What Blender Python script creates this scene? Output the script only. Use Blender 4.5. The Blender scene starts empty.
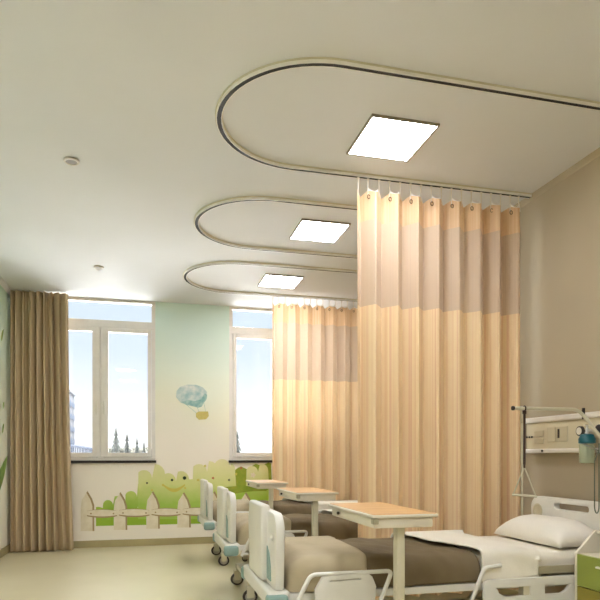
import bpy, bmesh, math, random
from mathutils import Vector, Matrix, noise
random.seed(7)
SC = bpy.context.scene
COL = SC.collection
PI = math.pi

# ------------------------------------------------------------------ camera, world, exposure
CAM_H, FPX, YAW, CEIL = 1.10, 606.0, math.atan(153 / 606), 3.0
cd = bpy.data.cameras.new('camera'); cam = bpy.data.objects.new('camera', cd); COL.objects.link(cam)
cam.location = (0, 0, CAM_H); cam.rotation_euler = (PI / 2, 0, -YAW)
cd.sensor_width = 36; cd.lens = FPX / 600 * 36; cd.shift_y = 0.26; cd.clip_start = 0.02; cd.clip_end = 800
SC.camera = cam
vs = SC.view_settings
vs.view_transform = 'Standard'; vs.look = 'None'; vs.gamma = 1; vs.use_curve_mapping = False; vs.exposure = 0.0
PANEL_POWER = 33.0
REAR_POWER = 50.0  # strength of the added fill panels behind the camera
SKY_POWER = 1.0
sun = bpy.data.lights.new('sun', 'SUN'); sun.energy = 58; sun.angle = .1; sun.color = (1, .97, .92)
sun_o = bpy.data.objects.new('sun', sun); COL.objects.link(sun_o); sun_o.rotation_euler = (0, math.radians(16), 0)

W = bpy.data.worlds.new('world'); SC.world = W; W.use_nodes = True
wn, wl = W.node_tree.nodes, W.node_tree.links
wn.clear()
tc = wn.new('ShaderNodeTexCoord'); sx = wn.new('ShaderNodeSeparateXYZ'); rp = wn.new('ShaderNodeValToRGB')
bg = wn.new('ShaderNodeBackground'); wo = wn.new('ShaderNodeOutputWorld')
wl.new(tc.outputs['Generated'], sx.inputs[0]); wl.new(sx.outputs['Z'], rp.inputs[0]); wl.new(rp.outputs[0], bg.inputs[0]); wl.new(bg.outputs[0], wo.inputs[0])
rp.color_ramp.elements[0].position = 0.06; rp.color_ramp.elements[0].color = (1.15, 1.17, 1.2, 1)
rp.color_ramp.elements[1].position = 0.62; rp.color_ramp.elements[1].color = (9, 9.3, 9.6, 1)
e = rp.color_ramp.elements.new(0.16); e.color = (.84, .97, 1.1, 1)
e = rp.color_ramp.elements.new(0.27); e.color = (.74, .88, 1.0, 1)
bg.inputs[1].default_value = SKY_POWER
try:
    SC.cycles.max_bounces = 10; SC.cycles.diffuse_bounces = 6; SC.cycles.sample_clamp_indirect = 40
    SC.cycles.use_denoising = True
except Exception: pass

def portal(x0, x1, z0, z1):
    l = bpy.data.lights.new('window_daylight', 'AREA'); l.shape = 'RECTANGLE'; l.size = x1 - x0; l.size_y = z1 - z0
    l.cycles.is_portal = True
    o = bpy.data.objects.new('window_daylight', l); COL.objects.link(o)
    o.location = ((x0 + x1) / 2, 7.86, (z0 + z1) / 2); o.rotation_euler = (-PI / 2, 0, 0)
portal(-1.19, .10, 1.03, 3.0)
portal(1.012, 2.30, 1.03, 3.0)

# ------------------------------------------------------------------ materials
def lin(c):
    return tuple(((v / 255) / 12.92 if v / 255 <= .04045 else ((v / 255 + .055) / 1.055) ** 2.4) for v in c)
def mat(name, c, rough=.5, metal=0, c2=None, scale=6, stretch=(1, 1, 1), bump=0, bscale=80, coat=0, emis=0, trans=0, sheen=0, alpha=1, det=3):
    m = bpy.data.materials.new(name); m.use_nodes = True
    n, l = m.node_tree.nodes, m.node_tree.links
    b = n['Principled BSDF']
    b.inputs['Roughness'].default_value = rough; b.inputs['Metallic'].default_value = metal
    b.inputs['Coat Weight'].default_value = coat; b.inputs['Sheen Weight'].default_value = sheen
    b.inputs['Transmission Weight'].default_value = trans; b.inputs['Alpha'].default_value = alpha
    c = lin(c)
    t = n.new('ShaderNodeTexCoord'); mp = n.new('ShaderNodeMapping'); mp.inputs['Scale'].default_value = stretch
    l.new(t.outputs['Object'], mp.inputs[0])
    nz = n.new('ShaderNodeTexNoise'); nz.inputs['Scale'].default_value = scale; nz.inputs['Detail'].default_value = det
    l.new(mp.outputs[0], nz.inputs['Vector'])
    r = n.new('ShaderNodeValToRGB'); r.color_ramp.elements[0].position = .32; r.color_ramp.elements[1].position = .68
    c2 = lin(c2) if c2 else tuple(v * .93 for v in c)
    r.color_ramp.elements[0].color = (*c, 1); r.color_ramp.elements[1].color = (*c2, 1)
    l.new(nz.outputs['Fac'], r.inputs[0]); l.new(r.outputs[0], b.inputs['Base Color'])
    if emis:
        b.inputs['Emission Color'].default_value = (.97, .975, 1.05, 1); b.inputs['Emission Strength'].default_value = emis
    if bump:
        nb = n.new('ShaderNodeTexNoise'); nb.inputs['Scale'].default_value = bscale; l.new(mp.outputs[0], nb.inputs['Vector'])
        bp = n.new('ShaderNodeBump'); bp.inputs['Strength'].default_value = bump; bp.inputs['Distance'].default_value = .01
        l.new(nb.outputs['Fac'], bp.inputs['Height']); l.new(bp.outputs[0], b.inputs['Normal'])
    return m
def zgrad(name, stops, z0, z1, rough=.7, nscale=2.0, namp=.15, axis='Z'):
    """paint that changes hue with height (painted sky, painted meadow)"""
    m = mat(name, (200, 200, 200), rough)
    n, l = m.node_tree.nodes, m.node_tree.links
    for x in list(n):
        if x.type in ('VALTORGB', 'MAPPING', 'TEX_NOISE', 'TEX_COORD'): n.remove(x)
    g = n.new('ShaderNodeNewGeometry'); s = n.new('ShaderNodeSeparateXYZ'); l.new(g.outputs['Position'], s.inputs[0])
    mr = n.new('ShaderNodeMapRange'); mr.inputs[1].default_value = z0; mr.inputs[2].default_value = z1
    l.new(s.outputs[axis], mr.inputs[0])
    nz = n.new('ShaderNodeTexNoise'); nz.inputs['Scale'].default_value = nscale; nz.inputs['Detail'].default_value = 2
    l.new(g.outputs['Position'], nz.inputs['Vector'])
    ma = n.new('ShaderNodeMath'); ma.operation = 'MULTIPLY_ADD'; ma.inputs[1].default_value = namp
    l.new(nz.outputs['Fac'], ma.inputs[0]); l.new(mr.outputs[0], ma.inputs[2])
    sb = n.new('ShaderNodeMath'); sb.operation = 'SUBTRACT'; sb.inputs[1].default_value = namp * .5; l.new(ma.outputs[0], sb.inputs[0])
    r = n.new('ShaderNodeValToRGB'); l.new(sb.outputs[0], r.inputs[0]); l.new(r.outputs[0], n['Principled BSDF'].inputs['Base Color'])
    es = r.color_ramp.elements
    es[0].position, es[0].color = stops[0][0], (*lin(stops[0][1]), 1)
    es[1].position, es[1].color = stops[-1][0], (*lin(stops[-1][1]), 1)
    for p, c in stops[1:-1]:
        q = es.new(p); q.color = (*lin(c), 1)
    return m
def stripe_mat(name, cols, freq=26, transl=.25, rough=.8):
    """woven stripes running down the cloth (u = distance along the cloth)"""
    m = mat(name, cols[0], rough)
    n, l = m.node_tree.nodes, m.node_tree.links
    for x in list(n):
        if x.type in ('VALTORGB', 'MAPPING', 'TEX_NOISE', 'TEX_COORD'): n.remove(x)
    b = n['Principled BSDF']; out = n['Material Output']
    uv = n.new('ShaderNodeUVMap'); s = n.new('ShaderNodeSeparateXYZ'); l.new(uv.outputs[0], s.inputs[0])
    c = n.new('ShaderNodeCombineXYZ'); l.new(s.outputs['X'], c.inputs[0])
    nz = n.new('ShaderNodeTexNoise'); nz.inputs['Scale'].default_value = freq; nz.inputs['Detail'].default_value = 5; nz.inputs['Roughness'].default_value = .75
    l.new(c.outputs[0], nz.inputs['Vector'])
    r = n.new('ShaderNodeValToRGB'); l.new(nz.outputs['Fac'], r.inputs[0])
    es = r.color_ramp.elements; k = len(cols)
    es[0].position, es[0].color = .3, (*lin(cols[0]), 1)
    es[1].position, es[1].color = .7, (*lin(cols[-1]), 1)
    for i in range(1, k - 1):
        q = es.new(.3 + .4 * i / (k - 1)); q.color = (*lin(cols[i]), 1)
    l.new(r.outputs[0], b.inputs['Base Color'])
    tr = n.new('ShaderNodeBsdfTranslucent'); l.new(r.outputs[0], tr.inputs[0])
    mx = n.new('ShaderNodeMixShader'); mx.inputs[0].default_value = transl
    l.new(b.outputs[0], mx.inputs[1]); l.new(tr.outputs[0], mx.inputs[2]); l.new(mx.outputs[0], out.inputs['Surface'])
    return m

M = dict(
    ceiling=mat('ceiling_paint', (224, 225, 227), .85, c2=(220, 221, 222), scale=1.2),
    wall=mat('wall_paint_beige', (176, 163, 138), .75, c2=(171, 158, 133), scale=1.0),
    farwall=zgrad('mural_sky_paint', [(0, (246, 240, 228)), (.42, (246, 240, 228)), (.56, (240, 240, 220)), (.72, (232, 242, 228)), (.95, (214, 236, 230))], 0, 3.0, .75, 1.1, .25),
    leftwall=zgrad('mural_sky_paint_side', [(0, (250, 246, 232)), (.45, (246, 248, 230)), (.95, (216, 240, 224))], 0, 3.0, .75, 1.2, .25),
    floor=mat('vinyl_floor', (222, 214, 182), .32, c2=(216, 208, 175), scale=2.2, coat=.15),
    base=mat('baseboard_vinyl', (176, 164, 120), .5),
    pvc=mat('window_pvc', (234, 231, 225), .4),
    sill=mat('dark_stone_sill', (40, 34, 34), .3),
    glass=mat('window_glass', (255, 255, 255), .0, trans=1),
    track=mat('track_ivory', (214, 206, 180), .4),
    black=mat('track_slot_black', (14, 12, 12), .6),
    trackhi=mat('track_white_lip', (248, 246, 240), .35),
    white=mat('bed_white_plastic', (226, 224, 215), .35, coat=.2),
    cream=mat('cream_metal', (204, 198, 172), .4),
    teal=mat('teal_plastic', (140, 168, 160), .5),
    bedgrey=mat('bed_frame_grey', (168, 160, 132), .5),
    throw=mat('light_taupe_throw', (188, 175, 146), .95, c2=(177, 164, 135), scale=5, bump=.3, bscale=300),  # paler copy of the blanket colour for its lit foot part
    blanket=mat('taupe_blanket', (122, 107, 80), .95, c2=(110, 95, 69), scale=5, bump=.3, bscale=300, sheen=.0),  # darker of the two tones, for the blanket's shaded body
    sheet=mat('white_sheet', (240, 235, 220), .9, c2=(235, 229, 213), scale=4, bump=.15, bscale=200),
    pillow=mat('pillow_cotton', (238, 232, 220), .9, bump=.2, bscale=60),
    wood=mat('wood_laminate', (222, 178, 118), .4, c2=(206, 158, 98), scale=3, stretch=(1.5, 9, 9)),
    rubber=mat('dark_rubber', (58, 50, 46), .6),
    hub=mat('wheel_hub_grey', (176, 170, 156), .5),
    drape=mat('taupe_drape', (202, 182, 150), .9, c2=(190, 170, 138), scale=5, stretch=(6, 6, .4), bump=.1, bscale=200),
    green=mat('green_drawer_front', (142, 152, 66), .45),
    olive=mat('olive_drawer_front', (140, 128, 46), .45),
    cabw=mat('cabinet_white', (222, 214, 194), .45),
    cabin=mat('cabinet_inside_grey', (160, 150, 130), .6),
    alu=mat('brushed_aluminium', (240, 238, 232), .3, metal=.3),
    panel=mat('headwall_panel_cream', (208, 199, 170), .45),
    outlet=mat('outlet_plate', (196, 186, 156), .5),
    dark=mat('dark_plastic', (40, 34, 32), .5),
    strap=mat('brown_strap', (62, 44, 32), .8),
    tealcap=mat('deep_teal_cap', (22, 92, 104), .35),
    bottle=mat('clear_bottle', (206, 216, 186), .15, trans=.55, alpha=.9),
    tube=mat('grey_green_tube', (96, 104, 84), .4),
    gauge=mat('gauge_face', (228, 224, 212), .4),
    hook=mat('white_hook', (232, 226, 212), .4),
    tape=mat('white_heading_tape', (246, 244, 240), .8),
    ring=mat('bronze_eyelet', (110, 84, 54), .35, metal=.7),
    lampframe=mat('lamp_frame', (150, 142, 122), .4, metal=.3),
    emit=mat('lamp_diffuser', (255, 250, 240), .5, emis=PANEL_POWER),
    emit2=mat('lamp_diffuser_rear', (255, 250, 240), .5, emis=REAR_POWER),  # glow of the unseen panels added to brighten the room
    dl=mat('downlight_inner', (150, 144, 138), .5),
    dlr=mat('downlight_ring', (226, 220, 210), .4),
    pick=mat('mural_picket_cream', (240, 232, 212), .8, c2=(228, 218, 192), scale=14),
    pickedge=mat('mural_brown_line', (176, 154, 112), .8),
    bush=zgrad('mural_bush_green', [(0, (150, 190, 66)), (.45, (196, 214, 116)), (1, (222, 224, 162))], .45, 1.0, .8, 8, .3),
    bush2=zgrad('mural_pale_bush', [(0, (168, 202, 88)), (.45, (216, 222, 146)), (1, (230, 226, 178))], .5, 1.05, .8, 9, .3),
    meadow=zgrad('mural_meadow_green', [(0, (144, 182, 48)), (.55, (170, 204, 76)), (1, (204, 218, 130))], .2, .85, .8, 6, .35),
    hill=mat('mural_dark_hill', (126, 158, 44), .8, c2=(160, 168, 56), scale=9),
    yellow=mat('mural_yellow', (214, 204, 96), .8),
    dot=mat('mural_dark_dot', (56, 72, 40), .8), reddot=mat('mural_red_flower', (190, 106, 66), .8),
    ball=mat('mural_balloon_blue', (226, 230, 222), .8, c2=(160, 194, 194), scale=12),
    ball2=mat('mural_balloon_teal', (122, 172, 172), .8, c2=(176, 206, 198), scale=20),
    basket=mat('mural_basket_ochre', (198, 186, 108), .8, c2=(206, 194, 120), scale=40),
    leaf=mat('mural_leaf_green', (150, 176, 92), .8, c2=(120, 152, 66), scale=12),
    tower=mat('tower_concrete', (74, 76, 80), .8), towerw=mat('tower_window', (60, 66, 76), .5),
    conifer=mat('snowy_conifer', (50, 54, 50), .95, c2=(84, 86, 85), scale=3),  # grey of the distance haze put into the foliage colour
    trunk=mat('tree_trunk', (90, 80, 70), .9),
    shrubs=mat('frosted_shrub', (48, 50, 46), .95, c2=(76, 76, 73), scale=3),
    snow=mat('snowy_ground', (215, 217, 220), .9), rail=mat('railing_steel', (56, 60, 68), .5),
)
def glass_mat():
    m = M['glass']; n, l = m.node_tree.nodes, m.node_tree.links
    for x in list(n):
        if x.type != 'OUTPUT_MATERIAL': n.remove(x)
    t_ = n.new('ShaderNodeBsdfTransparent'); g = n.new('ShaderNodeBsdfGlossy'); g.inputs['Roughness'].default_value = .02
    f = n.new('ShaderNodeFresnel'); f.inputs['IOR'].default_value = 1.35
    mx = n.new('ShaderNodeMixShader'); l.new(f.outputs[0], mx.inputs[0]); l.new(t_.outputs[0], mx.inputs[1]); l.new(g.outputs[0], mx.inputs[2]); l.new(mx.outputs[0], n['Material Output'].inputs['Surface'])
glass_mat()
for k_ in ('tower', 'towerw', 'conifer', 'trunk', 'shrubs', 'rail', 'snow'): M[k_].node_tree.nodes['Principled BSDF'].inputs['Specular IOR Level'].default_value = 0
M['cloth'] = stripe_mat('striped_peach_cloth', [(206, 162, 124), (228, 194, 152), (242, 220, 180), (224, 184, 148), (252, 244, 222)], 24, .25)
M['mesh'] = stripe_mat('mesh_peach_band', [(196, 172, 148), (212, 190, 164), (206, 182, 158)], 30, .3)
M['head'] = stripe_mat('peach_heading', [(214, 176, 132), (228, 196, 156), (238, 214, 180)], 26, .25)

# ------------------------------------------------------------------ mesh helpers
class MB:
    def __init__(s, o=(0, 0, 0)): s.bm = bmesh.new(); s.o = Vector(o)
    def P(s, p): return Vector(p) - s.o
    def box(s, x0, x1, y0, y1, z0, z1, bev=0, seg=2):
        t = bmesh.new(); bmesh.ops.create_cube(t, size=1)
        for v in t.verts: v.co = Vector(((x0 + x1) / 2 + v.co.x * (x1 - x0), (y0 + y1) / 2 + v.co.y * (y1 - y0), (z0 + z1) / 2 + v.co.z * (z1 - z0)))
        if bev: bmesh.ops.bevel(t, geom=t.edges[:], offset=bev, segments=seg, profile=.5, affect='EDGES')
        s.merge(t); return s
    def merge(s, t):
        mp = {}
        for v in t.verts: mp[v] = s.bm.verts.new(v.co - s.o)
        for f in t.faces:
            try: s.bm.faces.new([mp[v] for v in f.verts])
            except ValueError: pass
        t.free()
    def tube(s, pts, r, n=8, closed=False, sq=None):
        pts = [Vector(p) for p in pts]; k = len(pts); rings = []
        up = None
        for i, p in enumerate(pts):
            if closed: d = (pts[(i + 1) % k] - pts[i - 1])
            else: d = pts[min(i + 1, k - 1)] - pts[max(i - 1, 0)]
            d.normalize()
            if up is None or abs(up.dot(d)) > .98: up = Vector((0, 0, 1)) if abs(d.z) < .9 else Vector((1, 0, 0))
            a = d.cross(up).normalized(); b = a.cross(d).normalized(); up = b
            rr = r[i] if isinstance(r, (list, tuple)) else r
            rings.append([s.bm.verts.new(p - s.o + a * math.cos(2 * PI * j / n) * rr + b * math.sin(2 * PI * j / n) * rr) for j in range(n)])
        for i in range(k if closed else k - 1):
            A, B_ = rings[i], rings[(i + 1) % k]
            for j in range(n): s.bm.faces.new([A[j], A[(j + 1) % n], B_[(j + 1) % n], B_[j]])
        if not closed: s.bm.faces.new(rings[0][::-1]); s.bm.faces.new(rings[-1])
        return s
    def lathe(s, prof, c, axis='Z', n=24):
        c = Vector(c); rings = []
        for r, h in prof:
            ring = []
            for j in range(n):
                a = 2 * PI * j / n; q = (math.cos(a) * r, math.sin(a) * r)
                v = {'Z': (q[0], q[1], h), 'X': (h, q[0], q[1]), 'Y': (q[0], h, q[1])}[axis]
                ring.append(s.bm.verts.new(c + Vector(v) - s.o))
            rings.append(ring)
        for A, B_ in zip(rings, rings[1:]):
            for j in range(n): s.bm.faces.new([A[j], A[(j + 1) % n], B_[(j + 1) % n], B_[j]])
        s.bm.faces.new(rings[0][::-1]); s.bm.faces.new(rings[-1]); return s
    def prism(s, poly, axis, a0, a1, holes=(), bev=0):
        """polygon (2-D) swept along an axis, with holes; poly coords are the other two axes in XYZ order"""
        def mk(q, a): return {'X': (a, q[0], q[1]), 'Y': (q[0], a, q[1]), 'Z': (q[0], q[1], a)}[axis]
        t = bmesh.new(); loops = []
        for lp in [poly] + list(holes):
            vs_ = [t.verts.new(mk(q, a0)) for q in lp]; es = [t.edges.new((vs_[i], vs_[(i + 1) % len(vs_)])) for i in range(len(vs_))]; loops.append(vs_)
        bmesh.ops.triangle_fill(t, use_beauty=True, edges=t.edges[:])
        if not t.faces:
            t.faces.new(loops[0])
        g = bmesh.ops.extrude_face_region(t, geom=t.faces[:])
        d = Vector(mk((0, 0), a1 - a0)) if True else None
        d = {'X': Vector((a1 - a0, 0, 0)), 'Y': Vector((0, a1 - a0, 0)), 'Z': Vector((0, 0, a1 - a0))}[axis]
        for v in g['geom']:
            if isinstance(v, bmesh.types.BMVert): v.co += d
        bmesh.ops.recalc_face_normals(t, faces=t.faces[:])
        if bev:
            ed = [e_ for e_ in t.edges if len(e_.link_faces) == 2 and e_.calc_face_angle(0) > 1.2]
            bmesh.ops.bevel(t, geom=ed, offset=bev, segments=2, profile=.5, affect='EDGES')
        s.merge(t); return s
    def grid(s, nu, nv, f, uvf=None):
        V = [[s.bm.verts.new(Vector(f(i / nu, j / nv)) - s.o) for j in range(nv + 1)] for i in range(nu + 1)]
        uvl = s.bm.loops.layers.uv.verify() if uvf else None
        for i in range(nu):
            for j in range(nv):
                fc = s.bm.faces.new([V[i][j], V[i + 1][j], V[i + 1][j + 1], V[i][j + 1]])
                if uvl:
                    for lp, (a, b) in zip(fc.loops, [(i, j), (i + 1, j), (i + 1, j + 1), (i, j + 1)]): lp[uvl].uv = uvf(a / nu, b / nv)
        return s
    def build(s, name, m, parent=None, smooth=False, solid=0, recalc=True):
        if recalc: bmesh.ops.recalc_face_normals(s.bm, faces=s.bm.faces[:])
        me = bpy.data.meshes.new(name); s.bm.to_mesh(me); s.bm.free(); me.materials.append(m)
        if smooth:
            me.polygons.foreach_set('use_smooth', [True] * len(me.polygons))
            if smooth != 'all':
                try: me.set_sharp_from_angle(angle=.7)
                except Exception: pass
        o = bpy.data.objects.new(name, me); COL.objects.link(o)
        if parent: o.parent = parent; o.location = s.o - parent_world(parent)
        else: o.location = s.o
        if solid:
            md = o.modifiers.new('solidify', 'SOLIDIFY'); md.thickness = solid; md.offset = -1
        return o
def parent_world(p):
    v = Vector(p.location)
    while p.parent: p = p.parent; v += Vector(p.location)
    return v
def tag(o, label, cat, group=None, kind=None):
    o['label'] = label; o['category'] = cat
    if group: o['group'] = group
    if kind: o['kind'] = kind
    return o
def struct(o): o['kind'] = 'structure'; return o
def thing(name, label, cat, loc, group=None):
    o = bpy.data.objects.new(name, None); COL.objects.link(o); o.location = loc; o.empty_display_size = .1
    return tag(o, label, cat, group)
def copy_tree(o, parent=None):
    c = o.copy(); COL.objects.link(c)
    if parent: c.parent = parent
    for ch in list(o.children): copy_tree(ch, c)
    return c
def dup(o, d, label):
    c = copy_tree(o); c.location = Vector(o.location) + Vector(d); c['label'] = label
    return c
def circ(cx, cy, r, n=20, ry=None, a0=0, a1=2 * PI):
    ry = ry or r
    return [(cx + r * math.cos(a0 + (a1 - a0) * i / n), cy + ry * math.sin(a0 + (a1 - a0) * i / n)) for i in range(n)]
def rrect(x0, x1, y0, y1, r, n=5):
    out = []
    for cx, cy, a in ((x1 - r, y1 - r, 0), (x0 + r, y1 - r, PI / 2), (x0 + r, y0 + r, PI), (x1 - r, y0 + r, 3 * PI / 2)):
        for i in range(n + 1): out.append((cx + r * math.cos(a + PI / 2 * i / n), cy + r * math.sin(a + PI / 2 * i / n)))
    return out
def sstep(a, b, x): t_ = min(1, max(0, (x - a) / (b - a))); return t_ * t_ * (3 - 2 * t_)
SI, CO = math.sin(YAW), math.cos(YAW)
def at(px, py, Y):
    """point of the photo on the plane y = Y"""
    k = (px - 300) / FPX; t = Y / (CO - SI * k)
    return Vector((CO * k * t + SI * t, Y, CAM_H + (456 - py) / FPX * t))

# ------------------------------------------------------------------ room shell
XL, XR, YF, YB = -1.542, 2.712, 7.67, -1.6
struct(MB().box(XL - .15, XR + .15, YB - .15, YF + .2, -.1, 0).build('floor', M['floor']))
struct(MB().box(XL - .15, XR + .15, YB - .15, YF + .2, CEIL, CEIL + .12).build('ceiling', M['ceiling']))
struct(MB().box(XL - .15, XL, YB - .15, YF + .2, 0, CEIL).build('wall_left', M['leftwall']))
struct(MB().box(XR, XR + .15, YB - .15, YF + .2, 0, CEIL).build('wall_right', M['wall']))
struct(MB().box(XL, XR, YB - .15, YB, 0, CEIL).build('wall_back', M['wall']))
w = MB()
WIN = [(-1.19, .10), (1.012, 2.30)]
ZS = 1.05
w.box(XL, WIN[0][0], YF, YF + .2, 0, CEIL); w.box(WIN[0][1], WIN[1][0], YF, YF + .2, 0, CEIL); w.box(WIN[1][1], XR, YF, YF + .2, 0, CEIL)
for a, b in WIN: w.box(a, b, YF, YF + .2, 0, ZS - .02)
struct(w.build('wall_far', M['farwall']))
for nm, bx_ in (('baseboard_far', (XL, XR, YF - .015, YF, 0, .085)), ('baseboard_left', (XL, XL + .015, YB, YF - .015, 0, .085)),
                ('baseboard_right', (XR - .015, XR, YB, YF - .015, 0, .085))):
    struct(MB().box(*bx_, bev=.004).build(nm, M['base']))
struct(MB().prism([(XR, 2.955), (XR, 3.0), (XR - .012, 3.0), (XR - .010, 2.985), (XR - .005, 2.965)], 'Y', YB, YF).build('trim_1', M['wall']))
struct(MB().prism([(XL, 2.955), (XL, 3.0), (XL + .045, 3.0), (XL + .035, 2.985), (XL + .012, 2.965)], 'Y', YB, YF).build('trim_2', M['ceiling']))
# windows
def window(i, x0, x1):
    root = bpy.data.objects.new('window_%d' % i, None); COL.objects.link(root); root.location = (x0, YF, ZS); root['kind'] = 'structure'
    y0, y1 = YF + .01, YF + .075
    f = MB((x0, YF, ZS)); xm = (x0 + x1) / 2
    f.box(x0, x1, y0, y1, ZS - .02, ZS + .035, .004); f.box(x0, x1, y0, y1, 2.655, 2.745, .004); f.box(x0, x1, y0, y1, 2.965, 3.0, .004)
    f.box(x0, x0 + .045, y0, y1, ZS + .036, 2.654, .004); f.box(x1 - .045, x1, y0, y1, ZS + .036, 2.654, .004)
    f.box(x0, x0 + .045, y0, y1, 2.746, 2.964, .004); f.box(x1 - .045, x1, y0, y1, 2.746, 2.964, .004)
    f.box(xm - .035, xm + .035, y0, y1, ZS + .036, 2.654, .004)
    f.build('window_frame', M['pvc'], root)
    for a, b, hx in ((x0 + .047, xm - .004, xm - .045), (xm + .004, x1 - .047, xm + .045)):
        s = MB((a, YF, ZS)); y0s, y1s = YF - .006, YF + .045
        w_ = .05 if True else 0
        al, ar = (a, a + .045) if hx < xm else (a, a + .088)
        bl, br = (b - .088, b) if hx < xm else (b - .045, b)
        s.box(al, ar, y0s, y1s, ZS + .037, 2.652, .005); s.box(bl, br, y0s, y1s, ZS + .037, 2.652, .005)
        s.box(ar, bl, y0s, y1s, ZS + .037, ZS + .09, .005); s.box(ar, bl, y0s, y1s, 2.60, 2.652, .005)
        so = s.build('window_sash', M['pvc'], root)
        MB((ar, YF, ZS)).box(ar, bl, YF + .015, YF + .021, ZS + .09, 2.60).build('pane', M['glass'], so)
        h = MB((hx, YF, 1.5)); h.box(hx - .012, hx + .012, y0s - .012, y0s, 1.62, 1.70, .003); h.box(hx - .009, hx + .009, y0s - .035, y0s - .012, 1.60, 1.64, .003)
        h.box(hx - .009, hx + .009, y0s - .037, y0s - .024, 1.61, 1.76, .004); h.build('window_handle', M['white'], so)
    MB((x0, YF, 2.75)).box(x0 + .045, x1 - .045, YF + .03, YF + .036, 2.745, 2.965).build('pane', M['glass'], root)
    MB((x0, YF, ZS)).box(x0 - .01, x1 + .01, YF - .03, YF + .008, ZS - .035, ZS - .004, .003).build('window_sill', M['sill'], root)
window(1, *WIN[0]); window(2, *WIN[1])

# ------------------------------------------------------------------ ceiling curtain tracks
def stadium(x0, xe, y0, y1, z, n=16, r=None):
    r = r or (y1 - y0) / 2
    pts = [(xe, y0, z)]
    pts.append((x0 + r + .3, y0, z))
    for i in range(n + 1):
        a = -PI / 2 - PI / 2 * i / n; pts.append((x0 + r + r * math.cos(a), y0 + r + r * math.sin(a), z))
    for i in range(n + 1):
        a = PI - PI / 2 * i / n; pts.append((x0 + r + r * math.cos(a), y1 - r + r * math.sin(a), z))
    pts.append((x0 + r + .3, y1, z)); pts.append((xe, y1, z)); return pts
def ribbon(mb, pts, w0, w1, z0, z1):
    """bar of rectangular section from offset w0 to w1 beside the path"""
    P = [Vector(p) for p in pts]; rows = []
    for i, p in enumerate(P):
        d = P[min(i + 1, len(P) - 1)] - P[max(i - 1, 0)]; d.z = 0; d.normalize(); nrm = Vector((-d.y, d.x, 0))
        rows.append([mb.bm.verts.new(Vector((q.x, q.y, z)) - mb.o) for q, z in ((p + nrm * w0, z0), (p + nrm * w1, z0), (p + nrm * w1, z1), (p + nrm * w0, z1))])
    for A, B_ in zip(rows, rows[1:]):
        for j in range(4): mb.bm.faces.new([A[j], A[(j + 1) % 4], B_[(j + 1) % 4], B_[j]])
    mb.bm.faces.new(rows[0][::-1]); mb.bm.faces.new(rows[-1])
TR = [(2.78, 3.86, 'ivory oval curtain track on the ceiling over the nearest bed'),
      (4.37, 5.44, 'ivory oval curtain track on the ceiling around the middle lamp'),
      (5.885, 6.97, 'ivory oval curtain track on the ceiling nearest the windows')]
for y0, y1, lb in TR:
    o = (1.4, (y0 + y1) / 2, CEIL)
    t = thing('curtain_track', lb, 'curtain track', o, 'ceiling curtain tracks')
    pts = stadium(.385, 2.70, y0, y1, 2.96)
    b = MB(o); ribbon(b, pts, -.0165, -.0120, 2.976, 2.9995); ribbon(b, pts, .0120, .0165, 2.976, 2.9995); ribbon(b, pts, -.0120, .0120, 2.991, 2.9995)
    b.build('track_rail', M['trackhi'], t, smooth=True)
    b = MB(o); ribbon(b, pts, -.0118, .0118, 2.9775, 2.9905); b.build('track_slot', M['black'], t)
    b = MB(o); ribbon(b, pts, .0167, .022, 2.992, 2.9995); ribbon(b, pts, -.022, -.0167, 2.992, 2.9995); b.build('ceiling_flange', M['track'], t)
# lamps
lamp_lb = ['square white panel lamp over the nearest bed', 'square white panel lamp inside the middle curtain track', 'square white panel lamp inside the curtain track nearest the windows', 'square white panel lamp in the ceiling behind the viewer']
lamp_lb += ['square white panel lamp over the aisle, just behind the viewer', 'square white panel lamp over the aisle, farthest behind the viewer']  # panels behind the viewer are unseen, added as fill light
for (cx, cy, lb) in zip((1.415, 1.405, 1.40, 1.40, -.45, -.45), (3.38, 4.91, 6.42, .6, 1.5, -.4), lamp_lb):
    x0, x1, y0, y1 = cx - .195, cx + .195, cy - .21, cy + .21
    t = thing('ceiling_lamp', lb, 'ceiling lamp', (cx, cy, 2.97), 'square ceiling lamps')
    f = MB((cx, cy, 2.97))
    f.box(x0 - .012, x1 + .012, y0 - .012, y0, 2.984, 2.9995, .002); f.box(x0 - .012, x1 + .012, y1, y1 + .012, 2.984, 2.9995, .002)
    f.box(x0 - .012, x0, y0, y1, 2.984, 2.9995, .002); f.box(x1, x1 + .012, y0, y1, 2.984, 2.9995, .002)
    f.build('lamp_frame', M['lampframe'], t)
    MB((cx, cy, 2.97)).box(x0, x1, y0, y1, 2.987, 2.996).build('diffuser', M['emit' if cy > 3 else 'emit2'], t)
for cy, lb in ((4.13, 'round downlight in the ceiling, the one nearer the viewer'), (6.39, 'round downlight in the ceiling, the one nearer the windows')):
    t = thing('downlight', lb, 'downlight', (-.47, cy, 2.99), 'round ceiling downlights')
    MB((-.47, cy, 2.99)).lathe([(.03, .008), (.048, .008), (.05, .004), (.05, 0), (.044, -.006), (.036, -.006), (.034, 0), (.03, 0)], (-.47, cy, 2.99), n=28).build('trim_ring', M['dlr'], t, smooth=True)
    MB((-.47, cy, 2.99)).lathe([(.034, .007), (.034, -.002), (.02, -.004)], (-.47, cy, 2.99), n=24).build('lens', M['dl'], t, smooth=True)

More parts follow.
